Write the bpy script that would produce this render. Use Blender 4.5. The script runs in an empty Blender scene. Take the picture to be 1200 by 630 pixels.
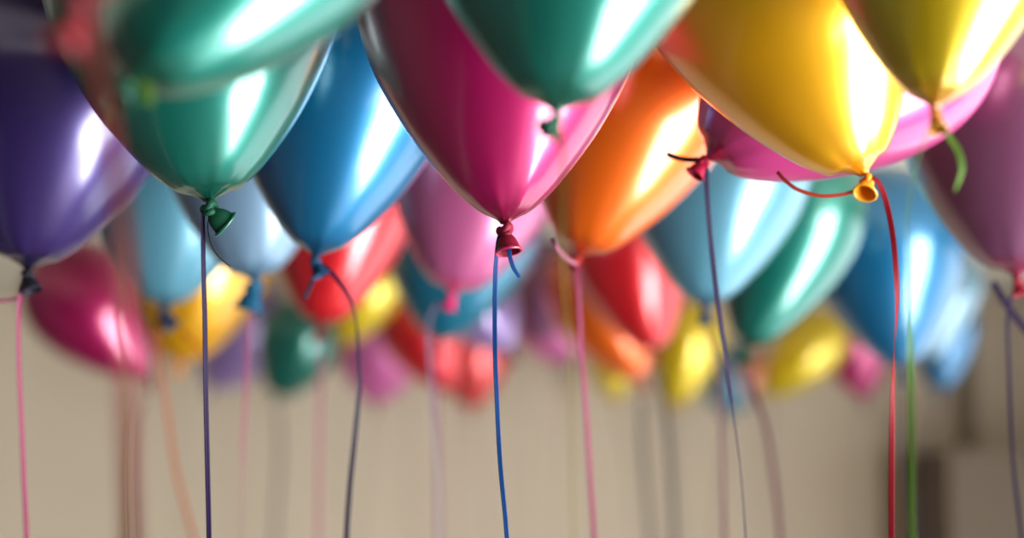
import bpy, bmesh, math, random
from mathutils import Vector, Matrix
random.seed(4)
PI = math.pi

# ------------------------------------------------------------------ camera model (1200x630 frame)
F = 2000.0                      # focal length in pixels
CAM_Z = 3.60
CEIL = 4.19
HORIZON = 555.0
TH = math.atan((HORIZON - 315.0) / F)
CAM = Vector((0, 0, CAM_Z))
RIGHT = Vector((1, 0, 0))
FWD = Vector((0, math.cos(TH), math.sin(TH)))
UP = Vector((0, -math.sin(TH), math.cos(TH)))

def P(x, y, s):
    """world point seen at pixel (x, y) where one metre spans s pixels"""
    return CAM + RIGHT * ((x - 600.0) / s) + UP * ((315.0 - y) / s) + FWD * (F / s)

# ------------------------------------------------------------------ balloon table
#  colour, knot pixel, scale, R, L, power, roll, pitch, nozzle(dx,dy,toward camera), nozzle scale, ribbons, label
# ribbon = (colour, width m, [(x, y, twist deg[, scale])...])
def B(col, x, y, s, R=.135, L=.34, p=1.0, roll=0, pitch=0, noz=(.3, 1, .3), ns=1.0, rib=(), label='', dark=None):
    return dict(col=col, x=x, y=y, s=s, R=R, L=L, p=p, roll=roll, pitch=pitch, noz=noz, ns=ns, rib=rib, label=label)

W = .0048
BALLOONS = [
 # ---- nearest, out of focus
 B('red_pink', 92, 12, 2450, R=.11, L=.31, roll=-2, noz=(-.5, 1, .3), ns=1.0,
   rib=[('salmon', W*1.5, [(96,16,20),(108,50,10),(118,100,0),(130,170,10),(142,250,0),(147,330,30),(146,400,60),(149,470,20),(152,560,10),(154,630,0)])],
   label="pinkish red balloon nearest the camera at top left, only its nozzle tip showing"),
 B('green', 150, 98, 1930, R=.090, L=.265, p=.8, roll=31, pitch=20, noz=(-.2, 1, .9), ns=.8,
   rib=[('olive', .0022, [(148,108,0),(138,118,10),(132,140,30),(134,200,70),(138,300,80),(139,400,70),(141,500,60),(142,630,50)]),
        ('lime', .006, [(154,100,0),(166,95,0),(174,108,0),(172,122,0)])],
   label="blurred foreground green balloon at top left with a pale lime ribbon tip at its knot"),
 B('green', 652, 136, 1735, R=.128, L=.33, p=.92, roll=4, noz=(-.7, .55, .5), ns=.75,
   rib=[('yellow_lime', W*.4, [(656,150,0),(659,175,10),(660,220,0),(659,280,20),(662,340,50),(668,420,55),(670,520,50),(672,630,45)]),
        ('lime', .0055, [(652,146,0),(652,155,0),(656,168,0)])],
   label="green balloon at top centre with lime ribbon, overlapping the magenta balloon"),
 B('yellow_green', 1096, 131, 1600, R=.105, L=.31, p=.95, roll=3, noz=(.1, 1, .5), ns=.75,
   rib=[('lime', W*.95, [(1099,145,30),(1112,160,40),(1123,178,20),(1127,200,40),(1119,224,80)]),
        ('lime', W*.9, [(1096,146,80),(1080,175,84),(1066,230,85),(1062,300,84),(1065,370,60),(1067,430,20),(1068,520,0),(1069,630,0)])],
   label="greenish yellow balloon at top right with a curled lime ribbon tail"),
 # ---- in focus
 B('green', 245, 239, 1270, R=.140, L=.34, p=.88, roll=-5, noz=(.74, .66, -.3), ns=1.3,
   rib=[('purple', W, [(241,240,60),(238,252,50),(238,290,35),(240,370,25),(241,450,20),(243,540,10),(245,630,0)]),
        ('navy', W, [(246,249,88),(244,270,87),(252,295,88),(270,312,89)])],
   label="large sharp green balloon at left with dark bell nozzle and deep purple ribbon"),
 B('magenta', 592, 265, 1330, R=.134, L=.345, p=1.0, roll=-1, noz=(.16, 1, .30), ns=1.2,
   rib=[('blue', W*.85, [(589,268,70),(584,280,45),(581,310,30),(580,350,10),(580,400,0),(582,460,10),(586,540,0),(594,630,5)]),
        ('blue', W*.8, [(596,290,0),(598,302,10),(602,314,20),(609,325,50)])],
   label="large sharp magenta balloon at centre with open dark red nozzle and bright blue ribbon"),
 B('yellow', 1014, 208, 1375, R=.120, L=.345, p=.85, roll=-23, noz=(-.25, .6, .6), ns=.95,
   rib=[('red', W, [(1016,207,70),(1028,212,40),(1038,235,10),(1046,275,0),(1050,320,20),(1051,360,60),(1048,410,88),(1046,460,40),(1045,530,10),(1045,630,0)]),
        ('orange_red', W*.7, [(1001,224,20),(985,228,20),(960,229,10),(935,222,10),(920,211,20),(911,201,30)])],
   label="large golden yellow balloon with red ribbon and a red tail curving left"),
 # ---- slightly behind focus
 B('blue', 370, 303, 1090, R=.129, L=.34, p=.95, roll=7, noz=(.45, 1, .2), ns=1.0,
   rib=[('navy', W*1.15, [(378,308,70),(386,317,30),(398,330,10),(410,350,50),(417,375,70),(420,410,60),(421,450,40),(416,510,20),(410,570,5),(406,630,0)]),
        ('navy', W, [(370,318,0),(364,334,10),(357,350,20)])],
   label="bright blue balloon left of centre with navy ribbon arching right of its knot"),
 B('purple', 33, 318, 1110, R=.145, L=.34, p=.9, roll=4, noz=(.35, 1, .3), ns=1.1,
   rib=[('pink', W, [(28,326,0),(24,340,10),(22,365,40),(22,420,30),(25,490,20),(28,560,10),(31,630,0)]),
        ('pink', W*.8, [(22,349,30),(8,352,40),(-8,353,30)])],
   label="dark purple balloon at the left edge with black nozzle and pink ribbon"),
 B('orange', 678, 302, 1030, R=.128, L=.34, p=.9, roll=18, noz=(-.6, .5, .5), ns=.7,
   rib=[('pink', W*1.05, [(677,312,0),(678,340,10),(681,400,20),(686,470,20),(691,550,10),(696,630,0)]),
        ('light_pink', W, [(677,310,20,1070),(664,303,20,1130),(654,291,10,1150),(647,278,20,1150)])],
   label="large orange balloon right of the sharp magenta one, with pink bow and pink ribbon"),
 B('pink', 828, 187, 1170, R=.13, L=.335, p=.8, roll=52, noz=(-.55, .8, .2), ns=1.0,
   rib=[('purple', W*1.1, [(827,190,20),(828,215,20),(831,260,30),(837,320,20),(846,390,30),(855,450,50),(861,495,80),(868,550,84),(874,630,80)]),
        ('black', W*1.1, [(822,187,0),(808,187,10),(794,185,10),(781,180,10)])],
   label="tilted pink balloon behind the golden yellow one, with dark purple ribbon and black tail"),
 B('mauve', 1192, 327, 1040, R=.148, L=.345, p=.8, roll=4, noz=(.25, 1, .3), ns=.9,
   rib=[('purple', W*1.6, [(1164,330,0,1000),(1172,345,0,1000),(1186,366,0,1000),(1206,392,0,1000)]),
        ('purple', W*.85, [(1186,345,20),(1181,375,10),(1182,420,10),(1184,480,0),(1188,550,0),(1197,630,0)])],
   label="large dusky mauve balloon at the right edge with red nozzle and purple ribbon"),
 # ---- middle rank
 B('pale_blue', 297, 331, 930, R=.115, L=.30, p=.8, roll=-2, noz=(-.25, 1, .1), ns=1.75,
   rib=[('pink', W*.8, [(293,368,0),(290,410,10),(288,460,20),(285,510,40),(284,560,75),(283,630,84)])],
   label="pale silvery blue balloon with dark teal nozzle, between the sharp green and bright blue ones"),
 B('sky', 193, 363, 800, R=.135, L=.33, p=.9, roll=2, noz=(.6, 1, .2), ns=1.4,
   rib=[('orange', W*1.1, [(187,370,0),(184,392,10),(188,430,20),(196,480,20),(206,550,10),(226,630,0)]),
        ('orange', W, [(214,388,10),(226,400,20),(238,414,30)])],
   label="light blue balloon at left with an orange ribbon tied to its knot"),
 B('sky', 826, 362, 865, R=.135, L=.34, p=.95, roll=5, noz=(0, 1, .2), ns=1.0,
   rib=[('maroon', W*1.1, [(828,384,30),(836,410,40),(843,450,30),(846,520,20),(849,630,10)])],
   label="dusty light blue balloon right of centre, behind the long dark purple ribbon"),
 B('rose', 530, 346, 850, R=.128, L=.33, p=.8, roll=10, noz=(-.3, 1, .2), ns=1.0,
   rib=[('lilac', W, [(520,350,20),(508,362,10),(502,385,10),(503,420,20),(508,480,40),(513,550,40),(514,630,40)])],
   label="dusty rose balloon with bright pink nozzle, behind and left of the sharp magenta one"),
 B('green', 874, 408, 790, R=.103, L=.33, p=.88, roll=21, noz=(0, 1, .2), ns=1.1,
   rib=[('maroon', W*1.5, [(876,432,0),(884,460,0),(897,500,0),(907,560,0),(914,630,0)])],
   label="green balloon right of centre, leaning right beside the dusty light blue one"),
 B('blue', 1058, 434, 690, R=.135, L=.35, p=.95, roll=-7, noz=(-.1, 1, .2), ns=1.1,
   rib=[('navy', W*1.2, [(1057,455,40),(1058,490,30),(1064,560,30),(1072,630,20)])],
   label="large blue balloon at right, below the golden yellow one and behind the red ribbon"),
 B('red', 374, 385, 740, R=.118, L=.33, p=.84, roll=10, noz=(.1, 1, .2), ns=1.0,
   rib=[('pink', W*1.1, [(375,408,0),(376,450,10),(374,520,20),(373,630,10)])],
   label="large red balloon with dark red knot, directly below the bright blue one"),
 B('teal', 512, 402, 640, R=.148, L=.35, p=.95, roll=12, noz=(0, 1, .2), ns=1.1,
   rib=[('pink', W, [(512,422,20),(512,470,10),(513,540,0),(514,630,0)])],
   label="teal blue balloon with dark knot, below the dusty rose one"),
 B('magenta', 172, 445, 540, R=.125, L=.36, p=1.1, roll=-40, noz=(-.05, 1, .2), ns=1.2,
   rib=[('maroon', W*1.1, [(168,470,10),(158,500,20),(154,560,10),(156,630,0)])],
   label="dark magenta balloon leaning left, below the dark purple one at left"),
 B('yellow', 210, 428, 620, R=.14, L=.34, p=.8, roll=8, noz=(0, 1, .2), ns=.9,
   rib=[('grey', W*.8, [(211,445,80),(212,520,84),(212,630,84)])],
   label="golden yellow balloon at left, behind the light blue one with orange ribbon"),
 B('red', 768, 415, 590, R=.12, L=.35, p=.88, roll=-14, noz=(0, 1, .2), ns=1.0,
   rib=[('navy', W*2, [(770,435,20),(778,470,10),(785,530,0),(790,630,0)])],
   label="red balloon right of centre, just below the large orange one"),
 B('orange', 752, 448, 540, R=.11, L=.34, p=.95, roll=-27, noz=(0, 1, .2), ns=1.1,
   rib=[('navy', W*2, [(752,468,20),(752,500,0),(756,560,0),(762,630,0)])],
   label="blurred orange balloon tucked behind the lower left side of a red one"),
 # ---- back rank
 B('lilac', 246, 456, 375, R=.145, L=.36, p=.8, roll=30, noz=(0, 1, .2), ns=1.2,
   rib=[('pink', W*.8, [(251,470,60),(262,540,60),(270,630,60)])],
   label="blurred pale lilac balloon between a golden yellow one and a small green one"),
 B('green', 324, 466, 430, R=.118, L=.28, p=.75, roll=22, noz=(0, 1, .2), ns=1.0,
   rib=[('navy', W*2, [(326,480,0),(328,530,0),(325,580,0),(322,630,0)])],
   label="small blurred green balloon in the back row, the only green one in that row"),
 B('yellow_lemon', 400, 404, 480, R=.09, L=.28, p=.85, roll=24, noz=(0, 1, .2), ns=1.0,
   rib=[('grey', W*.8, [(397,415,80),(398,500,80),(398,630,80)])],
   label="small blurred yellow balloon behind the large red one, beside the navy ribbon"),
 B('pink_light', 440, 476, 400, R=.15, L=.31, p=.95, roll=4, noz=(0, 1, .2), ns=1.0,
   rib=[('navy', W, [(436,485,30),(432,540,60),(424,630,60)])],
   label="blurred pink balloon in the back row, just right of the navy ribbon"),
 B('magenta', 478, 416, 380, R=.10, L=.235, p=1.0, roll=-14, noz=(0, 1, .2), ns=1.0,
   rib=[('pink', W, [(479,425,80),(480,520,80),(480,630,80)])],
   label="small blurred magenta balloon peeking out left of the teal blue one"),
 B('red', 532, 462, 455, R=.112, L=.31, p=1.0, roll=-26, noz=(0, 1, .2), ns=1.0,
   rib=[('pink', W, [(532,475,60),(534,540,60),(536,630,60)])],
   label="blurred red balloon in the back row, below the teal blue one's knot"),
 B('coral', 552, 482, 385, R=.105, L=.29, p=.9, roll=5, noz=(0, 1, .2), ns=1.0,
   rib=[('pink', W, [(553,495,60),(562,550,60),(575,630,60)])],
   label="blurred coral red balloon in the back row, just left of the bright blue ribbon"),
 B('lilac', 600, 414, 520, R=.108, L=.31, p=.9, roll=-34, noz=(.2, 1, .2), ns=1.1,
   rib=[('grey', W*.8, [(600,425,84),(600,520,84),(602,630,84)])],
   label="blurred lilac balloon directly behind the bright blue ribbon, with a small dark knot"),
 B('mauve', 617, 402, 465, R=.098, L=.27, p=.95, roll=24, noz=(0, 1, .2), ns=.8,
   rib=[('grey', W*.8, [(617,412,84),(618,520,84),(620,630,84)])],
   label="blurred dusky mauve balloon in the back row, just right of the bright blue ribbon"),
 B('pink_light', 662, 428, 400, R=.14, L=.275, p=.75, roll=-14, noz=(0, 1, .2), ns=.9,
   rib=[('pink', W*.8, [(662,440,60),(655,540,70),(650,630,70)])],
   label="blurred pink balloon in the back row, below the large orange one's left side"),
 B('yellow_lemon', 722, 471, 370, R=.085, L=.25, p=.75, roll=-5, noz=(0, 1, .2), ns=.9,
   rib=[('grey', W, [(722,482,20),(735,540,40),(742,630,60)])],
   label="small blurred lemon yellow balloon below the blurred orange one"),
 B('yellow_lemon', 788, 478, 430, R=.10, L=.30, p=.82, roll=14, noz=(-.2, 1, .2), ns=1.0,
   rib=[('grey', W, [(788,490,20),(790,540,50),(800,630,60)])],
   label="upright blurred yellow balloon in the back row, left of the long dark purple ribbon"),
 B('sky', 850, 488, 370, R=.092, L=.24, p=.6, roll=8, noz=(.3, 1, .2), ns=1.0,
   rib=[('maroon', W, [(853,500,40),(845,560,40),(838,630,40)])],
   label="small blurred light blue balloon in the back row, behind the dark purple ribbon"),
 B('salmon_b', 877, 468, 395, R=.045, L=.15, p=.9, roll=6, noz=(0, 1, .2), ns=1.0,
   rib=[('grey', W, [(884,470,60),(886,540,60),(888,630,60)])],
   label="tiny blurred salmon balloon below the knot of the green one leaning right"),
 B('yellow_lemon', 896, 463, 410, R=.096, L=.31, p=.8, roll=44, noz=(-.2, 1, .2), ns=.9,
   rib=[('grey', W, [(904,470,20),(905,540,50),(925,630,60)])],
   label="blurred yellow balloon in the back row, leaning right below the leaning green one"),
 B('magenta_pink', 1012, 470, 390, R=.11, L=.29, p=1.0, roll=-8, noz=(-.1, 1, .2), ns=1.0,
   rib=[('grey', W, [(1011,480,60),(1006,540,60),(1000,630,60)])],
   label="small blurred magenta balloon at right, lower left of the large blue one"),
 B('blue', 1100, 460, 470, R=.085, L=.26, p=.8, roll=5, noz=(0, 1, .2), ns=1.0,
   rib=[('navy', W*1.3, [(1102,470,60),(1092,510,10),(1089,560,0),(1086,630,40)])],
   label="small blurred blue balloon at right, behind the large blue one's right side"),
 B('grey_blue', 1080, 425, 545, R=.055, L=.25, p=.9, roll=26, noz=(0, 1, .2), ns=.8,
   rib=[('grey', W, [(1080,435,84),(1080,520,84),(1080,630,84)])],
   label="thin sliver of grey blue balloon between the large and small blue ones at right"),
]
# END TABLE

C = bpy.context.scene.collection

def srgb(r, g, b):
    f = lambda v: (v/255/12.92) if v/255 <= .04045 else ((v/255 + .055)/1.055) ** 2.4
    return (f(r), f(g), f(b), 1)

COL = dict(
 green=(0,112,98), blue=(0,108,156), magenta=(172,0,88), orange=(244,106,6), yellow=(228,164,0), yellow_green=(184,156,0),
 yellow_lemon=(238,206,10), purple=(52,34,100), mauve=(124,72,106), pink=(200,64,132), rose=(190,92,142), sky=(90,152,174),
 pale_blue=(120,152,178), red=(222,18,34), coral=(238,70,70), teal=(0,118,150), lilac=(158,130,190), red_pink=(160,30,60),
 pink_light=(226,116,180), salmon_b=(222,130,90), magenta_pink=(190,30,110), grey_blue=(120,160,180))
DARKN = dict(   # latex that is not stretched: deeper and denser colour
 green=(2,62,42), blue=(4,52,84), magenta=(112,4,36), orange=(150,24,8), yellow=(214,130,8), yellow_green=(170,100,8),
 yellow_lemon=(180,130,0), purple=(14,10,26), mauve=(130,10,40), pink=(140,4,44), rose=(196,24,92), sky=(14,44,72),
 pale_blue=(10,72,100), red=(110,6,16), coral=(130,20,20), teal=(8,40,58), lilac=(60,44,80), red_pink=(96,2,16),
 pink_light=(130,20,70), salmon_b=(60,50,30), magenta_pink=(90,10,50), grey_blue=(30,44,60))
RIB = dict(purple=(42,14,74), navy=(24,12,56), blue=(0,74,158), red=(176,0,26), orange_red=(214,60,28), lime=(98,150,16),
 yellow_lime=(124,112,14), olive=(100,96,22), pink=(205,80,128), light_pink=(226,130,164), salmon=(130,32,26), orange=(225,90,24), black=(26,14,36),
 maroon=(126,60,80), lilac=(150,120,160), grey=(150,140,138))

def nodes(m):
    m.use_nodes = True
    nt = m.node_tree; nt.nodes.clear()
    return nt, nt.nodes.new('ShaderNodeOutputMaterial')

_c = {}
PALE = {'pink_light', 'sky', 'pale_blue', 'lilac', 'mauve', 'rose', 'grey_blue', 'pink'}
def latex(name):
    k = 'latex_' + name
    if k in _c: return _c[k]
    m = bpy.data.materials.new(k); nt, out = nodes(m); N = nt.nodes; Lk = nt.links
    tc = N.new('ShaderNodeTexCoord'); sep = N.new('ShaderNodeSeparateXYZ')
    Lk.new(tc.outputs['Object'], sep.inputs[0])
    mr = N.new('ShaderNodeMapRange'); mr.inputs['From Min'].default_value = 0.0; mr.inputs['From Max'].default_value = .022
    Lk.new(sep.outputs['Z'], mr.inputs['Value'])
    mix = N.new('ShaderNodeMixRGB'); Lk.new(mr.outputs[0], mix.inputs['Fac'])
    mix.inputs[1].default_value = srgb(*DARKN[name]); mix.inputs[2].default_value = srgb(*COL[name])
    # faint pearl mottling
    nz = N.new('ShaderNodeTexNoise'); nz.inputs['Scale'].default_value = 9; nz.inputs['Detail'].default_value = 3
    Lk.new(tc.outputs['Object'], nz.inputs['Vector'])
    rg = N.new('ShaderNodeMapRange'); rg.inputs['To Min'].default_value = .33; rg.inputs['To Max'].default_value = .41
    Lk.new(nz.outputs['Fac'], rg.inputs['Value'])
    b = N.new('ShaderNodeBsdfPrincipled')
    Lk.new(mix.outputs[0], b.inputs['Base Color'])
    Lk.new(rg.outputs[0], b.inputs['Roughness'])
    b.inputs['Metallic'].default_value = .6 if name not in PALE else .4
    b.inputs['Coat Weight'].default_value = 1.0
    b.inputs['Coat Roughness'].default_value = .19
    b.inputs['Coat IOR'].default_value = 1.75
    t = N.new('ShaderNodeBsdfTranslucent'); Lk.new(mix.outputs[0], t.inputs['Color'])
    ms = N.new('ShaderNodeMixShader'); ms.inputs[0].default_value = .10 if name not in PALE else .18
    Lk.new(b.outputs[0], ms.inputs[1]); Lk.new(t.outputs[0], ms.inputs[2]); Lk.new(ms.outputs[0], out.inputs[0])
    _c[k] = m; return m

def plain(k, rgb, rough=.4, metal=0.0, coat=0.0, noise=0.0, nscale=6.0, transl=0.0, bump=0.0, spec=.5):
    if k in _c: return _c[k]
    m = bpy.data.materials.new(k); nt, out = nodes(m); N = nt.nodes; Lk = nt.links
    b = N.new('ShaderNodeBsdfPrincipled')
    b.inputs['Base Color'].default_value = srgb(*rgb); b.inputs['Roughness'].default_value = rough
    b.inputs['Metallic'].default_value = metal; b.inputs['Specular IOR Level'].default_value = spec; b.inputs['Coat Weight'].default_value = coat; b.inputs['Coat Roughness'].default_value = .15
    tc = N.new('ShaderNodeTexCoord'); nz = N.new('ShaderNodeTexNoise'); nz.inputs['Scale'].default_value = nscale; nz.inputs['Detail'].default_value = 4
    Lk.new(tc.outputs['Object'], nz.inputs['Vector'])
    if noise:
        mx = N.new('ShaderNodeMixRGB'); mx.blend_type = 'MULTIPLY'; mx.inputs['Fac'].default_value = noise
        mx.inputs[1].default_value = srgb(*rgb); Lk.new(nz.outputs['Fac'], mx.inputs[2]); Lk.new(mx.outputs[0], b.inputs['Base Color'])
    if bump:
        bp = N.new('ShaderNodeBump'); bp.inputs['Strength'].default_value = bump; bp.inputs['Distance'].default_value = .01
        Lk.new(nz.outputs['Fac'], bp.inputs['Height']); Lk.new(bp.outputs[0], b.inputs['Normal'])
    if transl:
        t = N.new('ShaderNodeBsdfTranslucent'); t.inputs['Color'].default_value = srgb(*rgb)
        ms = N.new('ShaderNodeMixShader'); ms.inputs[0].default_value = transl
        Lk.new(b.outputs[0], ms.inputs[1]); Lk.new(t.outputs[0], ms.inputs[2]); Lk.new(ms.outputs[0], out.inputs[0])
    else:
        Lk.new(b.outputs[0], out.inputs[0])
    _c[k] = m; return m

def link(name, bm, mat, parent=None, smooth=True):
    bmesh.ops.recalc_face_normals(bm, faces=bm.faces)
    me = bpy.data.meshes.new(name); bm.to_mesh(me); bm.free()
    if smooth:
        for f in me.polygons: f.use_smooth = True
    me.materials.append(mat)
    o = bpy.data.objects.new(name, me); C.objects.link(o)
    if parent: o.parent = parent
    return o

def catmull(pts, n=10):
    out = []
    P_ = [pts[0]] + list(pts) + [pts[-1]]
    for i in range(1, len(P_) - 2):
        a, b, c, d = P_[i-1], P_[i], P_[i+1], P_[i+2]
        for k in range(n):
            t = k / n
            out.append(tuple(.5 * (2*b[j] + (c[j]-a[j])*t + (2*a[j]-5*b[j]+4*c[j]-d[j])*t*t + (3*b[j]-a[j]-3*c[j]+d[j])*t**3) for j in range(len(b))))
    out.append(tuple(pts[-1]))
    return out

PROF = [(0,.028),(.012,.06),(.03,.15),(.055,.235),(.10,.355),(.19,.545),(.28,.70),(.40,.865),(.52,.965),(.62,1.0),(.72,.975),(.81,.89),(.89,.735),(.95,.53),(.985,.29),(1,0)]
def profile(R, L, p):
    pr = catmull(PROF, 5)
    res = []
    for t, r in pr:
        r = max(r, 0)
        if t > .0: 
            k = 1 if t > .62 else (p + (1-p) * (t/.62))
            r = r ** k if t > .03 else r * (1 + (1/max(r,.01))*0)
        res.append((t * L, r * R))
    return res

def body_mesh(R, L, p, seed):
    rnd = random.Random(seed)
    bm = bmesh.new(); NS = 72
    pr = profile(R, L, p)
    ph = rnd.random() * 6.28; n1 = rnd.choice((7, 8, 9)); ax = rnd.uniform(-.012, .012); bend = rnd.uniform(-.03, .03)
    rings = []
    for h, r in pr[:-1]:
        t = h / L
        amp = .06 * math.exp(-h / .011) + .012 * math.exp(-h / .04)
        ring = []
        for i in range(NS):
            a = i * 2 * PI / NS
            rr = r * (1 + amp * math.cos(n1 * a + ph) + .4 * amp * math.cos((2*n1+1) * a + 2*ph) + ax * math.cos(2*a + ph) * min(1, h/.1))
            ring.append(bm.verts.new((rr * math.cos(a) + bend * R * math.sin(PI*t), rr * math.sin(a), h)))
        rings.append(ring)
    top = bm.verts.new((0, 0, pr[-1][0]))
    for a, b in zip(rings, rings[1:]):
        for i in range(NS):
            bm.faces.new((a[i], a[(i+1) % NS], b[(i+1) % NS], b[i]))
    for i in range(NS): bm.faces.new((rings[-1][i], rings[-1][(i+1) % NS], top))
    bm.faces.new(list(reversed(rings[0])))
    return bm

def knot_mesh(k):
    """a rolled overhand twist of latex: two interlocked fat loops"""
    bm = bmesh.new()
    for (ax, off, rr, tube) in ((0, .0, .0036, .0024), (1, -.0030, .0030, .0021)):
        NU, NV = 24, 12
        g = []
        for u in range(NU):
            a = u * 2 * PI / NU
            row = []
            for v in range(NV):
                b = v * 2 * PI / NV
                tb = tube * (1 + .18 * math.sin(3*a + ax))
                q = Vector(((rr + tb*math.cos(b)) * math.cos(a), (rr + tb*math.cos(b)) * math.sin(a), tb*math.sin(b) * 1.1 + .0011*math.sin(2*a)))
                q = Matrix.Rotation(.45 if ax == 0 else -.5, 3, 'X') @ Matrix.Rotation(.3*ax, 3, 'Y') @ q
                row.append(bm.verts.new((q + Vector((0, 0, off))) * k))
            g.append(row)
        for u in range(NU):
            for v in range(NV):
                bm.faces.new((g[u][v], g[(u+1) % NU][v], g[(u+1) % NU][(v+1) % NV], g[u][(v+1) % NV]))
    # core, fills the holes of the loops
    bmesh.ops.create_icosphere(bm, subdivisions=2, radius=.0034*k, matrix=Matrix.Translation((0, 0, -.001*k)))
    return bm

def lathe(bm, pts, NS=40, fn=None):
    rings = []
    for z, r in pts:
        rings.append([bm.verts.new(((r*(fn(i, z) if fn else 1)) * math.cos(i*2*PI/NS), (r*(fn(i, z) if fn else 1)) * math.sin(i*2*PI/NS), z)) for i in range(NS)])
    for a, b in zip(rings, rings[1:]):
        for i in range(NS): bm.faces.new((a[i], a[(i+1) % NS], b[(i+1) % NS], b[i]))
    return rings

def nozzle_mesh(k, seed):
    """open bell hanging below the knot, local +Z runs from the knot to the lip"""
    bm = bmesh.new()
    outer = [(0,.0026),(.0018,.0036),(.004,.0055),(.007,.0073),(.010,.0082),(.013,.0088),(.0148,.0096)]
    inner = [(.0148,.0088),(.012,.0078),(.009,.0070),(.006,.0055),(.004,.0035),(.0035,.0002)]
    s = seed % 5
    fn = lambda i, z: 1 + .05 * math.cos(3*i*2*PI/40 + s) * (1 - z/.03) + .04*math.cos(2*i*2*PI/40 + s)
    lathe(bm, [(z*k, r*k) for z, r in outer + inner], fn=lambda i, z: fn(i, z/k))
    return bm

def lip_mesh(k, seed):
    bm = bmesh.new(); s = seed % 5
    pts = [(.0148 + .0011*math.sin(a), .0098 + .0011*math.cos(a)) for a in [j*2*PI/10 for j in range(11)]]
    fn = lambda i, z: 1 + .05 * math.cos(3*i*2*PI/40 + s) * (1 - z/.03) + .04*math.cos(2*i*2*PI/40 + s)
    lathe(bm, [(z*k, r*k) for z, r in pts], fn=lambda i, z: fn(i, z/k))
    bmesh.ops.remove_doubles(bm, verts=bm.verts, dist=1e-6)
    return bm

def ribbon_mesh(pts, s, w, origin, extend):
    P3 = []
    for q in pts:
        x, y, tw = q[:3]; sc = q[3] if len(q) > 3 else s
        v = P(x, y, sc) - origin
        P3.append((v.x, v.y, v.z, math.radians(tw)))
    if extend:                        # hang on below the frame towards the floor
        a = P3[-1]; zf = a[2] - 1.25 - .3*random.random()
        for t in (.03, .07, .13, .22, .35, .5, .67, .84, 1.0):
            P3.append((a[0] + .04*t*math.sin(3*t), a[1] + .03*t*math.sin(4*t), a[2] + (zf - a[2]) * t, a[3] + 1.5*t*math.sin(5*t)))
    cs = catmull(P3, 10)
    bm = bmesh.new(); prev = None; th = .00018
    for i, c in enumerate(cs):
        p = Vector(c[:3]); q0 = Vector(cs[max(0, i-1)][:3]); q1 = Vector(cs[min(len(cs)-1, i+1)][:3])
        t = (q1 - q0).normalized()
        view = (p + origin - CAM).normalized()
        side = t.cross(view).normalized(); nrm = side.cross(t).normalized()
        sd = side * math.cos(c[3]) + nrm * math.sin(c[3]); nn = sd.cross(t).normalized()
        row = []
        # slightly cupped strip with real thickness
        for (u, e) in ((-1, 0), (-.4, .10), (.4, .10), (1, 0)):
            row.append(p + sd * (u * w / 2) + nn * (e * w))
        vs = [bm.verts.new(r + nn * th) for r in row] + [bm.verts.new(r - nn * th) for r in reversed(row)]
        if prev:
            m = len(vs)
            for k in range(m): bm.faces.new((prev[k], prev[(k+1) % m], vs[(k+1) % m], vs[k]))
        else: first = vs
        prev = vs
    bm.faces.new(list(reversed(first))); bm.faces.new(prev)
    return bm

def frame_z(d, spin=0.0):
    return (d.to_track_quat('Z', 'Y').to_matrix() @ Matrix.Rotation(spin, 3, 'Z')).to_4x4()

def make_balloon(i, b):
    o = P(b['x'], b['y'], b['s'])
    root = bpy.data.objects.new('balloon', None); C.objects.link(root)
    root.empty_display_size = .05
    root.location = o
    root['label'] = b['label']; root['category'] = 'balloon'; root['group'] = 'helium balloons under the ceiling'
    ra, pa = math.radians(b['roll']), math.radians(b['pitch'])
    d = Vector((math.sin(ra) * math.cos(pa), math.sin(pa), math.cos(ra) * math.cos(pa)))
    body = link('balloon_skin', body_mesh(b['R'], b['L'], b['p'], i), latex(b['col']), root)
    M = frame_z(d, i * 1.3); M.translation = d * .002
    body.matrix_local = M
    dark = plain('nozzle_' + b['col'], DARKN[b['col']], rough=.6, spec=.25, transl=.04)
    k = b['ns']
    kn = link('knot', knot_mesh(k * 1.15), dark, root)
    Mk = frame_z(d); Mk.translation = -d * .002 * k; kn.matrix_local = Mk
    dx, dy, dz = b['noz']
    nd = (RIGHT * dx - UP * dy - FWD * dz).normalized()
    nz = link('nozzle', nozzle_mesh(k, i), dark, root)
    Mn = frame_z(nd, i); Mn.translation = -d * .0045 * k; nz.matrix_local = Mn
    lipm = plain('lip_' + b['col'], tuple(min(255, int(.45*a + .55*c)) for a, c in zip(COL[b['col']], DARKN[b['col']])), rough=.3, coat=.5)
    lp = link('nozzle_lip', lip_mesh(k, i), lipm if b['s'] > 1250 else dark, nz)
    for (rc, w, pts) in b['rib']:
        long_ = pts[-1][1] >= 625
        rb = link('ribbon' if long_ else 'ribbon_tail', ribbon_mesh(pts, b['s'], w, o, long_),
                  plain('ribbon_' + rc, tuple(.6 * v for v in RIB[rc]), rough=.55, transl=.06, spec=.15), root)
    return root

for i, b in enumerate(BALLOONS): make_balloon(i, b)

# ------------------------------------------------------------------ the room
XL, XR, YB, YF = -3.3, 2.3, 5.75, -2.6
T = .12
def box(bm, x0, x1, y0, y1, z0, z1, bev=0):
    r = bmesh.ops.create_cube(bm, size=1, matrix=Matrix.Translation(((x0+x1)/2, (y0+y1)/2, (z0+z1)/2)) @ Matrix.Diagonal((x1-x0, y1-y0, z1-z0, 1)))
    if bev:
        es = set(e for v in r['verts'] for e in v.link_edges)
        bmesh.ops.bevel(bm, geom=list(es), offset=bev, segments=2, affect='EDGES', profile=.7)

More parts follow.
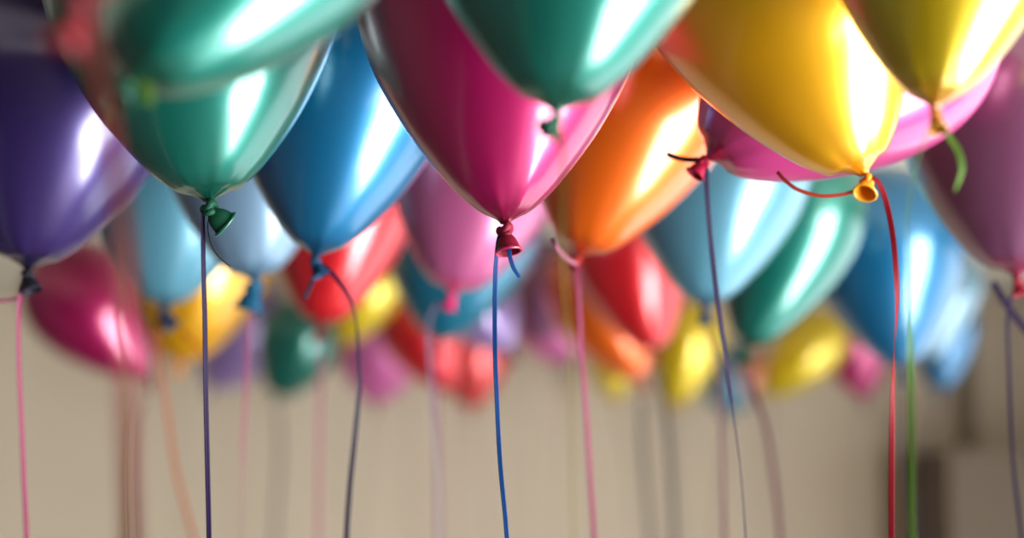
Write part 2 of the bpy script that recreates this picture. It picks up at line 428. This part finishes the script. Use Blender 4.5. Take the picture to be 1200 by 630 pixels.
def struct(name, boxes, mat, parent=None, bev=0, kind=True):
    bm = bmesh.new()
    for q in boxes: box(bm, *q, bev=bev)
    o = link(name, bm, mat, parent, smooth=False)
    if kind and not parent: o['kind'] = 'structure'
    return o

dark_m = plain('dark_walnut_paneling', (56,46,42), rough=.6, noise=.3, nscale=3)  # made-up dark finish on unseen walls, keeps balloon reflections and fill low
wall_m = plain('beige_plaster', (204,188,164), rough=.85, noise=.10, nscale=1.3, bump=.05)
ceil_m = plain('ceiling_paint', (196,188,170), rough=.9, noise=.06, nscale=2)
floor_m = plain('dark_wood_floor', (74,62,54), rough=.35, noise=.25, nscale=3)  # unseen floor, darkened to cut the pale wash reflected in the balloons
trim_m = plain('brown_trim_paint', (120,104,82), rough=.6)
white_m = plain('white_frame_paint', (225,222,214), rough=.5)
struct('floor', [(XL-T, XR+T, YF-T, YB+T, -.1, 0)], floor_m)
struct('ceiling', [(XL-T, XR+T, YF-T, YB+T, CEIL, CEIL+.1)], ceil_m)
struct('wall_back', [(XL-T, XR+T, YB, YB+T, 0, CEIL)], wall_m)
struct('wall_left', [(XL-T, XL, YF, YB, 0, CEIL)], dark_m)
struct('wall_front', [(XL-T, XR+T, YF-T, YF, 0, CEIL)], dark_m)
WINS = [(-.45, 1.5), (2.5, 4.9)]  # second, rear window is added to light the back wall and back balloons
Z0, Z1 = .12, 4.0
boxes = []; y = YF
for a, c in WINS:
    boxes.append((XR, XR+T, y, a, 0, CEIL)); boxes.append((XR, XR+T, a, c, 0, Z0)); boxes.append((XR, XR+T, a, c, Z1, CEIL)); y = c
boxes.append((XR, XR+T, y, YB, 0, CEIL))
struct('wall_right', boxes, wall_m)
for n, (a, c) in enumerate(WINS):
    fw = .05
    f = struct('window_%d' % (n+1), [(XR+.02, XR+.09, a, a+fw, Z0, Z1), (XR+.02, XR+.09, c-fw, c, Z0, Z1), (XR+.02, XR+.09, a, c, Z0, Z0+fw), (XR+.02, XR+.09, a, c, Z1-fw, Z1),
                                     (XR+.03, XR+.08, (a+c)/2-.03, (a+c)/2+.03, Z0, Z1)], white_m)
struct('baseboard_back', [(XL, XR, YB-.015, YB, 0, .09)], white_m)
struct('baseboard_left', [(XL, XL+.015, YF, YB-.015, 0, .09)], white_m)
# vertical brown casing on the back wall, seen at the lower right between the ribbons
def bx(px, s): return (px - 600) / s
sB = F / YB
struct('trim_1', [(bx(1121, sB), bx(1140, sB), YB-.05, YB, 0, CEIL)], trim_m, bev=.006)

# part-height partition wall at the lower right
sC = F / (YB - .5)
struct('wall_partition', [(bx(1108, sC), XR, YB-.5, YB, 0, CAM_Z + (555 - 527) / sC)], plain('taupe_wall_paint', (112,98,82), rough=.8, noise=.1, nscale=2), bev=.004)

# ------------------------------------------------------------------ light: daylight through the near right window, plus fill from an added rear one
def area(name, loc, rot, sx, sy, e, col):
    l = bpy.data.lights.new(name, 'AREA'); l.shape = 'RECTANGLE'; l.size = sx; l.size_y = sy; l.energy = e; l.color = col
    o = bpy.data.objects.new(name, l); C.objects.link(o); o.location = loc; o.rotation_euler = rot
    return o
for n, (a, c) in enumerate(WINS):
    area('window_daylight', (XR+.14, (a+c)/2, (Z0+Z1)/2), (0, PI/2, 0), Z1-Z0, c-a, (1060, 120)[n], (.95, .98, 1.0))
sun = bpy.data.lights.new('sun', 'SUN'); sun.energy = 5.0; sun.angle = .02; sun.color = (1, .93, .82)
so = bpy.data.objects.new('sun', sun); C.objects.link(so)
so.rotation_euler = Vector((-.62, .25, -1.0)).to_track_quat('-Z', 'Y').to_euler()
w = bpy.data.worlds.new('world'); bpy.context.scene.world = w; w.use_nodes = True
w.node_tree.nodes['Background'].inputs[0].default_value = (.75, .85, 1, 1); w.node_tree.nodes['Background'].inputs[1].default_value = .5

# ------------------------------------------------------------------ camera
cd = bpy.data.cameras.new('camera'); cam = bpy.data.objects.new('camera', cd); C.objects.link(cam)
cam.location = CAM; cam.rotation_euler = (PI/2 + TH, 0, 0)
cd.sensor_width = 36; cd.lens = 36 * F / 1200
cd.clip_start = .05
cd.dof.use_dof = True; cd.dof.focus_distance = F / 1300; cd.dof.aperture_fstop = 60 / 36.0
bpy.context.scene.camera = cam
vs = bpy.context.scene.view_settings
vs.view_transform = 'Standard'; vs.look = 'None'; vs.gamma = 1; vs.use_curve_mapping = False; vs.exposure = -.68
